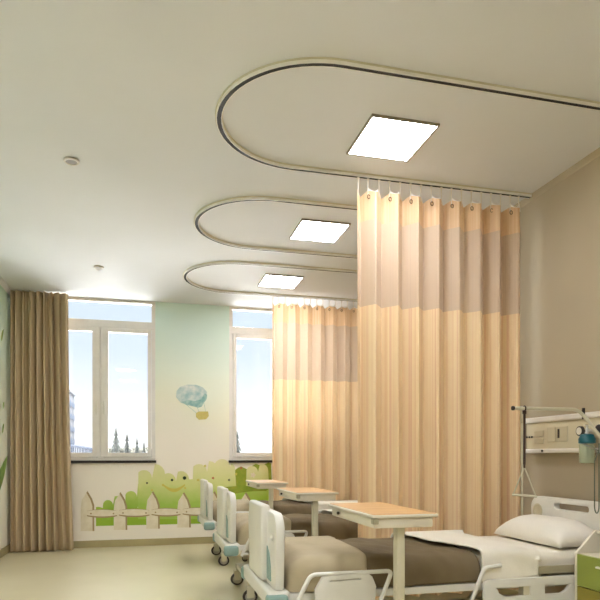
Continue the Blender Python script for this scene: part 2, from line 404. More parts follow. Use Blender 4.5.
# ------------------------------------------------------------------ bed curtains
def bed_curtain(x0, x1, y, label, folds, seed, ztop=2.893, zm0=2.118, zm1=2.695):
    rnd = random.Random(seed); o = (x0, y, 0)
    t = thing('bed_curtain', label, 'curtain', o, 'peach bed curtains')
    L = x1 - x0; ph = [rnd.uniform(-.35, .35) for _ in range(folds + 2)]; am = [rnd.uniform(.7, 1.15) for _ in range(folds + 2)]
    def off(u, z):
        k = u * folds; i = int(k); f = k - i
        p = ph[i] * (1 - f) + ph[i + 1] * f; a = am[i] * (1 - f) + am[min(i + 1, folds)] * f
        low = 1 - .25 * (z / 2.9)
        s = math.sin(2 * PI * (k) + p * (1.6 - z / 2.2))
        s = (s if s < 0 else s ** 1.25)
        return .050 * a * (1.15 - .15 * low) * s + .008 * math.sin(2 * PI * k * 2.3 + seed) * (1 - z / 3.2)
    def xo(u, z): return x0 + L * u + .006 * math.sin(4 * PI * u * folds + ph[int(u * folds)]) + .0
    nu = folds * 16
    def band(za, zb, name, m, nv, sag=0):
        def f(u, v):
            z = za + (zb - za) * v
            if sag and v > .5: z -= .022 * (abs(math.sin(PI * u * folds * 2)) ** 1.0) * (v - .5) * 2
            return (xo(u, z), y + off(u, z), z)
        MB(o).grid(nu, nv, f, lambda u, v: (u * L * 2.0, v)).build(name, m, t, smooth='all')
    band(.14, zm0, 'curtain_cloth', M['cloth'], 24)
    band(zm0, zm1, 'mesh_panel', M['mesh'], 8)
    band(zm1, ztop, 'curtain_heading', M['head'], 5, sag=1)
    for k in range(folds * 2 + 1):
        u = min(max(k / (folds * 2), .006), .994); x = x0 + L * u; yy = y + off(u, ztop)
        h = MB((x, y, 2.93)); h.tube([(x, y, 2.975), (x, y, 2.93), (x, (y + yy) / 2, 2.905), (x, yy, ztop - .035)], .0034, 6)
        h.box(x - .007, x + .007, y - .006, y + .006, 2.966, 2.9745)
        ho = h.build('curtain_hook', M['hook'], t)
        if k % 2: MB((x, yy, ztop - .05)).tube([(x + .010 * math.cos(a * PI / 6), yy - .012, ztop - .045 + .013 * math.sin(a * PI / 6)) for a in range(12)], .0028, 6, closed=True).build('eyelet', M['ring'], ho)
    for k in range(folds * 2):
        if k % 2 == 0: continue
        tp = MB(o)
        ua, ub = k / (folds * 2) + .006, (k + 1) / (folds * 2) - .006
        n = 6
        tp.grid(n, 2, lambda u, v: (x0 + L * (ua + (ub - ua) * u), y + .004 + .3 * off(ua + (ub - ua) * u, ztop), ztop - .05 + (.048 + .02 * abs(2 * u - 1) ** 2) * v))
        tp.build('heading_tape', M['tape'], t, solid=.002)
    return t
bed_curtain(1.372, 2.612, 3.86, 'peach striped bed curtain with mesh top, hanging beside the nearest bed', 8, 3)
bed_curtain(1.425, 2.66, 6.97, 'peach striped bed curtain with mesh top, hanging before the right window', 8, 5, 2.90, 2.0, 2.67)

# taupe window drape
def drape():
    x0, x1, y = -1.50, -.885, 7.50; folds = 8; rnd = random.Random(4); ph = [rnd.uniform(-.5, .5) for _ in range(12)]; am = [rnd.uniform(.6, 1.2) for _ in range(12)]
    def f(u, v):
        z = .012 + (2.985 - .012) * v
        k = u * folds; i = int(k); fr = k - i
        p = ph[i] * (1 - fr) + ph[i + 1] * fr; a = am[i] * (1 - fr) + am[i + 1] * fr
        spread = 1 + .10 * (1 - v) ** 2 - .02
        low = max(0, .12 - z) / .12
        yy = y + .07 * a * math.sin(2 * PI * k + p * (1 + v)) * (1 - .25 * v) - .03 * low * (1 + math.sin(2 * PI * k)) * .5
        return (x0 + (x1 - x0) * u * spread + .02 * math.sin(4 * PI * k + p), yy, z)
    o = MB((-1.17, y, 0)).grid(160, 40, f).build('window_drape', M['drape'], smooth='all', solid=.004)
    tag(o, 'long taupe fabric drape gathered at the left window', 'curtain')
drape()

# ------------------------------------------------------------------ beds
BY0, BY1 = 2.78, 3.57; BC = (BY0 + BY1) / 2
BO = (1.55, BC, 0)
bed = thing('hospital_bed', 'white hospital bed nearest the viewer, with grey blanket and white pillow', 'bed', BO, 'hospital beds in a row')
def bump_board(x0, x1, ytop, foot=True): pass
# footboard: moulded board with rounded shoulders, thick centre panel, teal inlays, hand holes
zb, zt = .49, .875
outline = [(BY0 + .02, zb), (BY1 - .02, zb)] + [(BY1 - .09 + .09 * math.cos(a * PI / 16), zt - .09 + .09 * math.sin(a * PI / 16)) for a in range(9)] + [(BY0 + .09 - .09 * math.sin(a * PI / 16), zt - .09 + .09 * math.cos(a * PI / 16)) for a in range(9)]
hole = lambda c: rrect(c - .035, c + .035, zt - .145, zt - .115, .014)
fb = MB(BO).prism(outline, 'X', .585, .63, holes=[hole(BY0 + .105), hole(BY1 - .105)], bev=.008).build('footboard', M['white'], bed, smooth=True)
MB(BO).box(.553, .60, BC - .19, BC + .19, zb + .01, .905, .014, 3).build('centre_panel', M['white'], fb, smooth=True)
for sgn in (-1, 1):
    e = BC + sgn * .195; q = [(e, zb + .03), (e + sgn * .09, zb + .03), (e + sgn * .085, zb + .10), (e + sgn * .05, zb + .17), (e, zb + .2)]
    MB(BO).prism(q, 'X', .580, .592).build('teal_inlay', M['teal'], fb)
# head board
zt2 = .885
hb_out = [(BY0 + .01, .5), (BY1 - .01, .5)] + [(BY1 - .08 + .08 * math.cos(a * PI / 16), zt2 - .08 + .08 * math.sin(a * PI / 16)) for a in range(9)] + [(BY0 + .08 - .08 * math.sin(a * PI / 16), zt2 - .08 + .08 * math.cos(a * PI / 16)) for a in range(9)]
hb = MB(BO).prism(hb_out, 'X', 2.50, 2.545, holes=[rrect(BC - .155, BC + .155, zt2 - .075, zt2 - .035, .019)], bev=.008).build('headboard', M['white'], bed, smooth=True)
for sgn in (-1, 1):
    yc = BC + sgn * .31
    MB(BO).lathe([(.03, 0), (.044, -.002), (.05, -.007), (.04, -.009), (.032, -.004)], (2.5, yc, zt2 - .10), 'X', 24).build('moulded_boss', M['cream'], hb, smooth=True)
# frame
f = MB(BO)
for y in (BY0 + .02, BY1 - .02): f.box(.63, 2.50, y - .015, y + .015, .435, .475, .005)
for x in (.70, 1.25, 1.85, 2.43): f.box(x - .02, x + .02, BY0 + .035, BY1 - .035, .43, .465)
f.build('bed_frame', M['white'], bed)
MB(BO).box(.645, 2.48, BY0 + .03, BY1 - .03, .4652, .4795, .004).build('mattress_platform', M['bedgrey'], bed)
MB(BO).box(1.97, 2.42, BY0 - .012, BY0 + .004, .507, .552, .004).box(1.97, 2.0, BY0 - .01, BY0 + .02, .46, .51).box(2.38, 2.41, BY0 - .01, BY0 + .02, .46, .51).build('side_guard', M['bedgrey'], bed)
b = MB(BO)
b.box(.55, .66, BY0 + .0, BY1 - .0, .40, .488, .02, 3); b.build('foot_bumper', M['white'], bed, smooth=True)
for y in (BY0 + .012, BY1 - .012): MB(BO).box(.54, .645, y - .035, y + .035, .395, .475, .02, 3).build('corner_buffer', M['teal'], bed, smooth=True)
b = MB(BO)
for y in (BY0 + .1, BY1 - .1): b.box(.72, 2.38, y - .025, y + .025, .16, .21, .006)
for x in (.76, 2.34): b.box(x - .03, x + .03, BY0 + .05, BY1 - .05, .165, .205, .006)
b.build('base_frame', M['cream'], bed)
for x in (.98, 2.08):
    b = MB(BO)
    for y in (BY0 + .16, BY1 - .16): b.tube([(x - .14, y, .20), (x + .08, y, .44)], .022, 8)
    b.box(x + .04, x + .12, BY0 + .14, BY1 - .14, .395, .43).build('lift_linkage', M['cream'], bed)
def castor(p, x, y, r=.056, rr=.17):
    c = MB((x, y, 0)); c.box(x - .028, x + .028, y - .030, y - .022, r * .9, r * 2 + .015, .003); c.box(x - .028, x + .028, y + .022, y + .030, r * .9, r * 2 + .015, .003)
    c.box(x - .03, x + .03, y - .03, y + .03, r * 2 + .013, r * 2 + .026, .003); c.tube([(x, y, r * 2 + .02), (x, y, rr)], .014, 10)
    co = c.build('castor', M['cream'], p)
    MB((x, y, r)).lathe([(r * .72, -.012), (r * .95, -.014), (r, -.007), (r, .007), (r * .95, .014), (r * .72, .012)], (x, y, r), 'Y', 24).build('tyre', M['rubber'], co, smooth=True)
    MB((x, y, r)).lathe([(.01, -.02), (r * .3, -.018), (r * .7, -.0125), (r * .72, -.01), (r * .72, .01), (r * .7, .0125), (r * .3, .018), (.01, .02)], (x, y, r), 'Y', 20).build('wheel_hub', M['hub'], co, smooth=True)
for x, y in ((.745, BY0 + .09), (.745, BY1 - .03), (2.34, BY0 + .09), (2.34, BY1 - .09)): castor(bed, x, y)
# side rails
def arc(pts, r=.03, n=5):
    P = [Vector(p) for p in pts]; out = [P[0]]
    for a, b_, c in zip(P, P[1:], P[2:]):
        d0 = (a - b_).normalized(); d1 = (c - b_).normalized(); s, e2 = b_ + d0 * r, b_ + d1 * r
        for i in range(n + 1):
            t_ = i / n; out.append(s * (1 - t_) ** 2 + b_ * 2 * t_ * (1 - t_) + e2 * t_ * t_)
    out.append(P[-1]); return out
def side_rails(y, sg):
    r = MB(BO).tube(arc([(.66, y, .40), (.745, y, .574), (1.155, y, .574), (1.085, y, .40)]), .011, 10).tube([(.66, y, .415), (1.09, y, .415)], .009, 8)
    ro = r.build('foot_rail', M['white'], bed, smooth=True)
    body = [(.775, .30), (.765, .50), (.80, .56), (.81, .565), (1.03, .568), (1.05, .55), (1.07, .50), (1.06, .40), (1.04, .32), (1.0, .30)]
    MB(BO).prism(body, 'Y', y - .012, y + .012, holes=[[(.835, .541), (.835, .536), (.99, .540), (.99, .546)]], bev=.004).build('rail_panel', M['white'], ro, smooth=True)
    r = MB(BO).tube(arc([(1.57, y, .36), (1.655, y, .565), (1.75, y, .575)], .02), .011, 10).tube([(1.58, y, .38), (2.30, y, .38)], .009, 8)
    ro = r.build('head_rail', M['white'], bed, smooth=True)
    hs = [[(1.72, .455), (1.735, .425), (1.77, .405), (1.915, .405), (1.915, .455)], [(2.0, .455), (2.0, .405), (2.1, .405), (2.13, .42), (2.155, .455)]]
    MB(BO).prism(rrect(1.65, 2.36, .25, .50, .03), 'Y', y - .012, y + .012, holes=hs, bev=.004).build('rail_panel', M['white'], ro, smooth=True)
side_rails(BY0 - .035, -1); side_rails(BY1 + .035, 1)
for y, n_ in ((BY0 - .035, -1), (BY1 + .035, 1)):
    for x in (.92, 1.9, 2.2): MB(BO).box(x - .02, x + .02, min(y, y - n_ * .045), max(y, y - n_ * .045), .40, .455, .003).build('rail_bracket', M['cream'], bed)
# accessory pole at the far head corner
ap = MB(BO).tube([(2.47, BY1 + .05, .50), (2.47, BY1 + .05, 1.40)], .006, 8).build('accessory_pole', M['cream'], bed, smooth=True)
MB(BO).box(2.455, 2.50, BY1 + .0, BY1 + .075, .66, .73, .004).box(2.455, 2.485, BY1 - .01, BY1 + .07, .44, .51, .004).build('pole_clamp', M['dark'], ap)

# mattress, blanket, quilt, pillow: each its own thing
mt = MB(BO).box(.73, 2.475, BY0 + .045, BY1 - .03, .481, .618, .045, 4).build('mattress', M['sheet'], smooth=True)
tag(mt, 'cream sheeted mattress on the bed nearest the viewer', 'mattress', 'mattresses on the beds')
def cloth_profile(s, R, ytop0, ytop1, ztop, zlow0, zlow1):
    """s in 0..1 : far hem -> far edge -> near edge -> near hem; returns y, z"""
    L = [ztop - R - zlow0, R * PI / 2, ytop1 - ytop0 - 2 * R, R * PI / 2, ztop - R - zlow1]; T = sum(L); d = s * T
    if d < L[0]: return ytop1, zlow0 + d
    d -= L[0]
    if d < L[1]: a = d / R; return ytop1 - R + R * math.cos(a), ztop - R + R * math.sin(a)
    d -= L[1]
    if d < L[2]: return ytop1 - R - d, ztop
    d -= L[2]
    if d < L[3]: a = d / R; return ytop0 + R - R * math.sin(a), ztop - R + R * math.cos(a)
    d -= L[3]
    return ytop0, ztop - R - d
def blanket_f(u, s, lump=False):
    x = .655 + u * (1.66 - .655)
    yq = (cloth_profile(s, .08, BY0 + .005, BY1 - .005, .65, .49, .49)[0] - BY0) / (BY1 - BY0)
    xb = 1.035 + .09 * yq + .02 * math.sin(yq * 5)
    if lump: x = .655 + u * (xb - .655)
    m = 0 if lump else sstep(xb - .03, xb + .035, x)                       # 0 on the foot lump, 1 on the body
    R = .07 + .03 * m; zt_ = .640 - .008 * m + (.014 if lump else 0)
    y, z = cloth_profile(s, R, BY0 + .003 + .0 * m, BY1 - .003, zt_, .483, .483)
    RR = .11; d = 0
    if x - .655 < RR: d = RR - math.sqrt(max(0, RR * RR - (RR - (x - .655)) ** 2))
    z = max(.483, z - d * (1.0 if z > .5 else 0)); y += d * .55 * (1 if y < BC else -1) * min(1, abs(y - BC) / .3)
    w_ = noise.noise(Vector((x * 7, y * 6, z * 5))) * .008 + math.sin(x * 22 + y * 9) * .0025 * m
    f_ = noise.noise(Vector((x * 16 + y * 8, y * 5, 3))) * .014 * m
    if y > BY0 + .1 and y < BY1 - .1: z += max(w_ + f_, -.006)
    elif y <= BY0 + .1: y -= max(w_ + f_, -.004)
    return (x, y, z)
bl = MB(BO).grid(70, 60, blanket_f)
# close the foot end
row = None
bo = bl.build('blanket', M['blanket'], smooth='all', solid=.006)
me = bo.data; bm = bmesh.new(); bm.from_mesh(me)
ed = [e_ for e_ in bm.edges if e_.is_boundary and all(abs(v.co.x + BO[0] - .655) < 1e-4 for v in e_.verts)]
g = bmesh.ops.extrude_edge_only(bm, edges=ed)
for v in g['geom']:
    if isinstance(v, bmesh.types.BMVert): v.co.z = .484 if True else 0; v.co.x += .012
for fc in bm.faces: fc.smooth = True
bmesh.ops.recalc_face_normals(bm, faces=bm.faces[:]); bm.to_mesh(me); bm.free()
def close_end(o, xs):
    me = o.data; bm = bmesh.new(); bm.from_mesh(me)
    ed = [e_ for e_ in bm.edges if e_.is_boundary and all(abs(v.co.x + BO[0] - xs) < 2e-3 for v in e_.verts)]
    g = bmesh.ops.extrude_edge_only(bm, edges=ed)
    for v in g['geom']:
        if isinstance(v, bmesh.types.BMVert): v.co.z = .484
    for fc in bm.faces: fc.smooth = True
    bmesh.ops.recalc_face_normals(bm, faces=bm.faces[:]); bm.to_mesh(me); bm.free()
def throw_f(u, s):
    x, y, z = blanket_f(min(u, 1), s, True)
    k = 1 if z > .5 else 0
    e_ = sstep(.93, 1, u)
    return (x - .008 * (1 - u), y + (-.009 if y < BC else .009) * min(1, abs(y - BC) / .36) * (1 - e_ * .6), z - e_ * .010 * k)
th = MB(BO).grid(40, 60, throw_f).build('throw_blanket', M['throw'], smooth='all', solid=.004)  # added layer; its pale tone stands for light on the blanket's foot
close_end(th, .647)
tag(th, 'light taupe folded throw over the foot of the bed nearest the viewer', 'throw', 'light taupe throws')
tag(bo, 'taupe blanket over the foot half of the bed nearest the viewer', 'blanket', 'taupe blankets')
def quilt_f(u, s):
    low = .478 + .02 * u
    y, z = cloth_profile(s, .05, BY0 - .013, BY1 + .004, .662, .5, low)
    yq = (y - BY0) / (BY1 - BY0)
    a = 1.655 - .17 * max(0, min(1, yq)) + (.015 * math.sin(yq * 9)); bnd = 2.0 - .03 * yq + (-.02 * (z < .6))
    x = a + (bnd - a) * u
    n_ = noise.noise(Vector((x * 6 + y * 5, y * 7 - x * 3, z * 4 + 2))) * .009
    if BY0 + .05 < y < BY1 - .05: z += max(n_, -.004) - .022 * sstep(.6, 1, u)
    elif y <= BY0 + .05:
        y -= abs(n_) * 1.2 + .012 * abs(math.sin((x * 9 + z * 14))) * sstep(.64, .5, z); z -= .018 * sstep(.6, 1, u) * (z > .6)
    return (x, y, z)
qo = MB(BO).grid(44, 64, quilt_f).build('quilt', M['sheet'], smooth='all', solid=.008)
tag(qo, 'white quilt folded back over the side of the bed nearest the viewer', 'quilt', 'white quilts')
def pillow_mesh(x0, x1, y0, y1, z0, h, name, m):
    mb = MB(((x0 + x1) / 2, (y0 + y1) / 2, z0)); n = 26
    for sg in (1, -1):
        def f(u, v):
            a, b_ = 2 * u - 1, 2 * v - 1
            e_ = max(0, (1 - abs(a) ** 3.2)) ** .55 * max(0, (1 - abs(b_) ** 3.2)) ** .55
            pin = 1 - .09 * (1 - (abs(a * b_)) ** 1.5)
            x = (x0 + x1) / 2 + a * (x1 - x0) / 2 * (1 - .10 * (1 - b_ * b_) * abs(a) ** 3 * 0 - .07 * (1 - abs(b_) ** 2) * (abs(a) ** 4))
            y = (y0 + y1) / 2 + b_ * (y1 - y0) / 2 * (1 - .07 * (1 - abs(a) ** 2) * (abs(b_) ** 4))
            wr = noise.noise(Vector((x * 9, y * 9, 1))) * .012 * e_ + .01 * e_ * math.sin(9 * x + 14 * y) * (abs(b_) ** 2)
            edge = .02 * (abs(a) ** 6 + abs(b_) ** 6) * (abs(a * b_))
            z = z0 + .028 + (e_ * (h - .028) + wr if sg > 0 else -e_ * .026) - edge * .3
            return (x, y, z)
        mb.grid(n, n, f)
    bmesh.ops.remove_doubles(mb.bm, verts=mb.bm.verts[:], dist=.0006)
    return mb.build(name, m, smooth='all')
po = pillow_mesh(2.16, 2.49, BY0 + .05, BY1 - .08, .618, .165, 'pillow', M['pillow'])
tag(po, 'white pillow on the bed nearest the viewer', 'pillow', 'white pillows')

# ------------------------------------------------------------------ overbed tables
TO = (1.085, 2.74, 0)
tb = thing('overbed_table', 'wood-topped overbed table nearest the viewer, across the near bed', 'table', TO, 'overbed tables')
TX0, TX1, TY0, TY1, TZ = .928, 1.236, 2.42, 3.07, .90
MB(TO).box(TX0, TX1, TY0, TY1, TZ - .018, TZ - .003, .005, 3).build('tabletop', M['cabw'], tb, smooth=True)
MB(TO).box(TX0 + .008, TX1 - .008, TY0 + .008, TY1 - .008, TZ - .004, TZ, .0015).build('wood_inlay', M['wood'], tb)
ap_ = MB(TO).box(TX0 + .012, TX1 - .02, TY0 + .012, TY1 - .03, TZ - .065, TZ - .0185, .006).build('apron', M['cabw'], tb, smooth=True)
MB(TO).box(TX0 + .004, TX0 + .03, TY0 + .0, TY0 + .03, TZ - .045, TZ - .0195, .003).build('corner_bracket', M['bedgrey'], ap_)
MB(TO).lathe([(.004, 0), (.008, -.003), (.008, -.012), (.005, -.014)], (TX0 + .012, TY1 - .16, TZ - .04), 'X', 12).build('release_knob', M['dark'], ap_)
MB(TO).box(1.063, 1.101, TY0 + .05, TY0 + .10, .40, TZ - .066, .006).build('column', M['cream'], tb, smooth=True)
MB(TO).box(1.048, 1.116, TY0 + .04, TY0 + .11, .10, .42, .006).build('column_sleeve', M['cream'], tb, smooth=True)
b = MB(TO).box(1.05, 1.115, TY0 + .02, TY0 + .68, .085, .115, .008)
b.box(.90, 1.27, TY0 + .02, TY0 + .07, .082, .112, .008).box(.90, 1.27, TY0 + .63, TY0 + .68, .082, .112, .008); b.build('base', M['cream'], tb, smooth=True)
for x in (.92, 1.25):
    for y in (TY0 + .045, TY0 + .655): castor(tb, x, y, .03, .085)

ZK = .945
for q in (bed, mt, bo, th, qo, po, tb):
    q.scale.z = ZK; q.location.z *= ZK
# copies: the two beds behind
SP = 1.6
names = ['middle bed, behind the one nearest the viewer', 'bed nearest the windows']
for k in (1, 2):
    wn_ = ['the middle one', 'the one nearest the windows'][k - 1]
    dup(bed, (0, SP * k, 0), ['white hospital bed in the middle of the row of three', 'white hospital bed nearest the windows, last of the row'][k - 1])
    dup(mt, (0, SP * k, 0), ['cream sheeted mattress on the middle bed of three', 'cream sheeted mattress on the bed nearest the windows'][k - 1])
    dup(bo, (0, SP * k, 0), ['taupe blanket over the foot of the middle bed', 'taupe blanket over the foot of the bed nearest the windows'][k - 1])
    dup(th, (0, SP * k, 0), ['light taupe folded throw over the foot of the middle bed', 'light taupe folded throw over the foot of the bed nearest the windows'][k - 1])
    dup(qo, (0, SP * k, 0), ['white quilt on the middle bed of three', 'white quilt on the bed nearest the windows'][k - 1])
    dup(tb, (.06 if k == 1 else .07, SP * k, 0), ['wood-topped overbed table across the middle bed', 'wood-topped overbed table nearest the windows, across the last bed'][k - 1])

# ------------------------------------------------------------------ bedside cabinet
CX0, CX1, CY0, CY1 = 2.15, 2.685, 2.24, 2.70
CO_ = ((CX0 + CX1) / 2, (CY0 + CY1) / 2, 0)
cab = thing('bedside_cabinet', 'white bedside cabinet with green drawer and open top niche', 'cabinet', CO_)
side = [(CX0, .05), (CX1, .05), (CX1, .755), (2.265, .755), (CX0, .635)]
for y in (CY0, CY1 - .018): MB(CO_).prism(side, 'Y', y, y + .018, bev=.003).build('side_panel', M['cabw'], cab)
MB(CO_).box(2.27, CX1, CY0 + .0185, CY1 - .0185, .737, .755, .002).build('top_board', M['cabw'], cab)
MB(CO_).box(CX0 + .018, CX1 - .02, CY0 + .0185, CY1 - .0185, .615, .632, .002).build('niche_shelf', M['cabw'], cab)
MB(CO_).box(CX1 - .0195, CX1 - .002, CY0 + .0185, CY1 - .0185, .06, .736).build('back_panel', M['cabin'], cab)
MB(CO_).box(CX0 + .02, CX1 - .02, CY0 + .0185, CY1 - .0185, .05, .07).build('bottom_board', M['cabw'], cab)
for z0, z1, m, lb in ((.46, .63, 'green', 'green drawer front'), (.29, .455, 'olive', 'olive brown drawer front')):
    d = MB(CO_).box(CX0 - .001, CX0 + .017, CY0 + .0205, CY1 - .0205, z0, z1, .002).build('drawer', M[m], cab); d['label'] = lb
    MB(CO_).box(CX0 - .018, CX0 - .002, (CY0 + CY1) / 2 - .06, (CY0 + CY1) / 2 + .06, z1 - .05, z1 - .04, .003).build('handle', M['alu'], d)
d = MB(CO_).box(CX0 - .001, CX0 + .017, CY0 + .0205, CY1 - .0205, .075, .285, .002).build('door', M['cabw'], cab)
MB(CO_).box(CX0 - .018, CX0 - .002, CY1 - .07, CY1 - .06, .15, .23, .003).build('handle', M['alu'], d)
for x in (CX0 + .05, CX1 - .05):
    for y in (CY0 + .04, CY1 - .04): MB(CO_).lathe([(.012, 0), (.02, .004), (.02, .04), (.015, .05)], (x, y, 0), n=14).build('foot', M['rubber'], cab, smooth=True)

cab.scale.z = .945
# ------------------------------------------------------------------ headwall panel and what hangs on it
HO = (XR, 3.1, 1.27)
hp = thing('headwall_panel', 'cream wall service panel with aluminium rails above the near bed', 'wall panel', HO)
MB(HO).box(XR - .045, XR - .0005, 2.1, 3.855, 1.175, 1.385, .006).build('panel_body', M['panel'], hp, smooth=True)
for z0, z1, nm in ((1.365, 1.402, 'upper_rail'), (1.150, 1.180, 'lower_rail')):
    r = MB(HO).prism([(XR - .062, z0 + .008), (XR - .056, z0), (XR - .044, z0), (XR - .044, z1), (XR - .056, z1), (XR - .062, z1 - .008)], 'Y', 2.1, 3.86)
    r.build(nm, M['alu'], hp)
def yon(px, X): k = (px - 300) / FPX; return (CO * X - SI * X * k) / (SI + CO * k)
def plate(pa, pb, z0, z1, nm='outlet', m='outlet'):
    ya, yb = yon(pb, XR - .045), yon(pa, XR - .045)
    return MB(HO).box(XR - .052, XR - .0455, ya, yb, z0, z1, .003).build(nm, M[m], hp)
pl = plate(535, 544, 1.265, 1.305); pl = plate(535, 544, 1.215, 1.25)
s1 = plate(547.5, 556, 1.225, 1.325, 'switch_plate'); s2 = plate(557, 568, 1.225, 1.325, 'switch_plate')
yd = yon(559, XR - .05)
MB(HO).box(XR - .056, XR - .0522, yd - .008, yd + .008, 1.25, 1.31, .001).build('dark_slot', M['dark'], s2)
for px in (527.5, 530, 532.5):
    y = yon(px, XR - .045); MB(HO).lathe([(.004, 0), (.007, -.002), (.007, -.008)], (XR - .0455, y, 1.265), 'X', 12).build('indicator_knob', M['dark'], hp)
y = yon(543, XR - .06); MB(HO).lathe([(.006, 0), (.008, -.002), (.008, -.008)], (XR - .0625, y, 1.165), 'X', 12).build('rail_stop', M['dark'], hp)
y = yon(601.5, XR - .045); MB(HO).lathe([(.034, 0), (.034, -.02), (.028, -.026), (.012, -.028)], (XR - .0455, y, 1.287), 'X', 24).build('gas_outlet', M['dark'], hp, smooth=True)
y = yon(586, XR - .05); MB(HO).box(XR - .075, XR - .0625, y - .008, y + .008, 1.36, 1.43, .002).build('rail_clip', M['dark'], hp)
# oxygen humidifier
ox = Vector((2.60, yon(587, 2.60), 1.1)); x, y = ox.x, ox.y
hm = thing('oxygen_humidifier', 'oxygen humidifier bottle with teal cap and round gauge on the wall panel', 'oxygen humidifier', ox)
MB(ox).lathe([(.036, 1.085), (.043, 1.09), (.045, 1.10), (.045, 1.195), (.04, 1.205)], (x, y, 0), n=28).build('bottle', M['bottle'], hm, smooth=True)
MB(ox).lathe([(.03, 1.2055), (.049, 1.208), (.05, 1.235), (.044, 1.243), (.038, 1.26), (.018, 1.266)], (x, y, 0), n=24).build('cap', M['tealcap'], hm, smooth=True)
MB(ox).lathe([(.006, 1.11), (.006, 1.2)], (x, y, 0), n=10).build('dip_tube', M['tube'], hm)
MB(ox).tube([(x, y, 1.266), (x, y, 1.30)], .009, 10).tube([(x, y, 1.285), (XR - .046, y, 1.285)], .010, 10).box(x - .02, x + .02, y - .006, y + .006, 1.315, 1.321).tube([(x, y, 1.29), (x, y, 1.318)], .006, 8).build('valve', M['alu'], hm, smooth=True)
gy = y + .035
g_ = MB(ox).lathe([(.026, .012), (.030, .01), (.030, -.008), (.026, -.010), (.024, -.008)], (x - .02, gy, 1.283), 'X', 24).tube([(x - .01, gy, 1.283), (x, y, 1.283)], .006, 8).build('gauge', M['dark'], hm, smooth=True)
MB(ox).lathe([(.023, -.0085), (.022, -.0115)], (x - .02, gy, 1.283), 'X', 24).build('gauge_face', M['gauge'], g_)
# hanging tubing
tx = 2.44
def tubing(px1, px2, zlo, ztop):
    y1, y2 = yon(px1, tx), yon(px2, tx); pts = [(2.54, ox.y - .045, ztop)]
    pts += [(2.47, y1 + .005, ztop - .04), (tx, y1, ztop - .1)]
    for i in range(6): pts.append((tx, y1, ztop - .15 - (ztop - .15 - zlo - .05) * i / 5))
    for i in range(1, 8):
        a = PI * i / 8; pts.append((tx, (y1 + y2) / 2 + (y1 - y2) / 2 * math.cos(a), zlo + .05 - .04 * math.sin(a)))
    for i in range(6): pts.append((tx, y2, zlo + .05 + (ztop - .05 - zlo) * i / 5))
    return pts
tg = MB((tx, ox.y - .05, .9)).tube([ (p[0], p[1], p[2]) for p in tubing(594.5, 599, .80, 1.20)], .0035, 6).build('oxygen_tube', M['tube'], smooth='all')
tag(tg, 'thin grey-green oxygen tubing looping down beside the humidifier bottle', 'tube')

# trapeze: wall bracket arm, strap and triangular grip
AY = 3.10
ar = thing('patient_lift', 'cream steel patient lifting arm over the near pillow', 'lifting arm', (2.62, AY, 1.25))
a_ = MB((2.62, AY, 1.25)).tube(arc([(2.06, AY, 1.417), (2.50, AY, 1.417), (2.585, AY - .10, 1.23)], .05), .0105, 12).build('arm_tube', M['cream'], ar, smooth=True)
MB((2.62, AY, 1.25)).box(2.57, XR - .0625, AY - .14, AY - .08, 1.185, 1.25, .006).build('wall_bracket', M['cream'], ar)
MB((2.62, AY, 1.25)).lathe([(.009, 0), (.013, -.002), (.013, -.012), (.009, -.014)], (2.062, AY, 1.417), 'X', 14).build('end_cap', M['dark'], ar)
tp = thing('trapeze_grip', 'triangular cream grip hanging on a dark strap from the lifting arm', 'grip', (2.13, AY, .91))
s = MB((2.13, AY, .91)).tube([(2.13, AY + .013 * math.cos(k * PI / 6), 1.417 + .014 * math.sin(k * PI / 6)) for k in range(12)], .004, 6, closed=True)
s.box(2.118, 2.142, AY - .003, AY + .003, 1.385, 1.404, .001); s.box(2.123, 2.137, AY - .0025, AY + .0025, 1.09, 1.386, .001); s.tube([(2.13, AY, 1.095), (2.13, AY, 1.07)], .005, 8)
s.build('strap', M['strap'], tp)
dv = Vector((.055, -.03, 0))
A = Vector((2.13, AY, 1.075)); B1 = Vector((2.13, AY, .915)) - dv; B2 = Vector((2.13, AY, .905)) + dv
MB((2.13, AY, .91)).tube([A, B1], .0038, 8).tube([A, B2], .0038, 8).build('hanger', M['cream'], tp)
MB((2.13, AY, .91)).tube([B1 - dv * .08, B2 + dv * .08], .007, 10).build('handle_bar', M['cream'], tp)

for q in (hp, hm, tg, ar, tp): q.location.z -= .03
tp.location.z -= .01; ar.location.z -= .01
# ------------------------------------------------------------------ painted mural on the far wall (flat paint with a few mm relief)
YM = YF
def wp(px, py): p = at(px, py, YM); return (p.x, p.z)
def blob(pts): return [wp(*p) for p in pts]
def lay(name, poly, m, th, parent=None, o=None, holes=()):
    o = o or (poly[0][0], YM, poly[0][1])
    return MB(o).prism(poly, 'Y', YM - th, YM - .0004).build(name, m, parent)
def lobes(seq, base, n=8):
    """outline along the tops of circles (cx,cy,r) in px, closed along a base line"""
    out = [base[0]]
    for cx, cy, r in seq:
        for i in range(n + 1):
            a = PI - PI * i / n; out.append((cx + r * math.cos(a), cy - r * math.sin(a)))
    out.append(base[1])
    # keep x monotone so the outline never crosses itself
    res = [out[0]]
    for p in out[1:]:
        if p[0] >= res[-1][0] + .15: res.append(p)
    return [wp(*p) for p in res]
mg = 'painted mural pieces on the far wall'
GY = 527
m1 = lay('painted_meadow', [wp(96, 526)] + [wp(x, 510 - 3 * math.sin(x * .21) - (x - 96) * .10 - 10 * sstep(190, 225, x)) for x in range(96, 273, 3)] + [wp(272, 522)], M['meadow'], .002)
tag(m1, 'painted green meadow strip behind the white picket fence on the far wall', 'mural', mg)
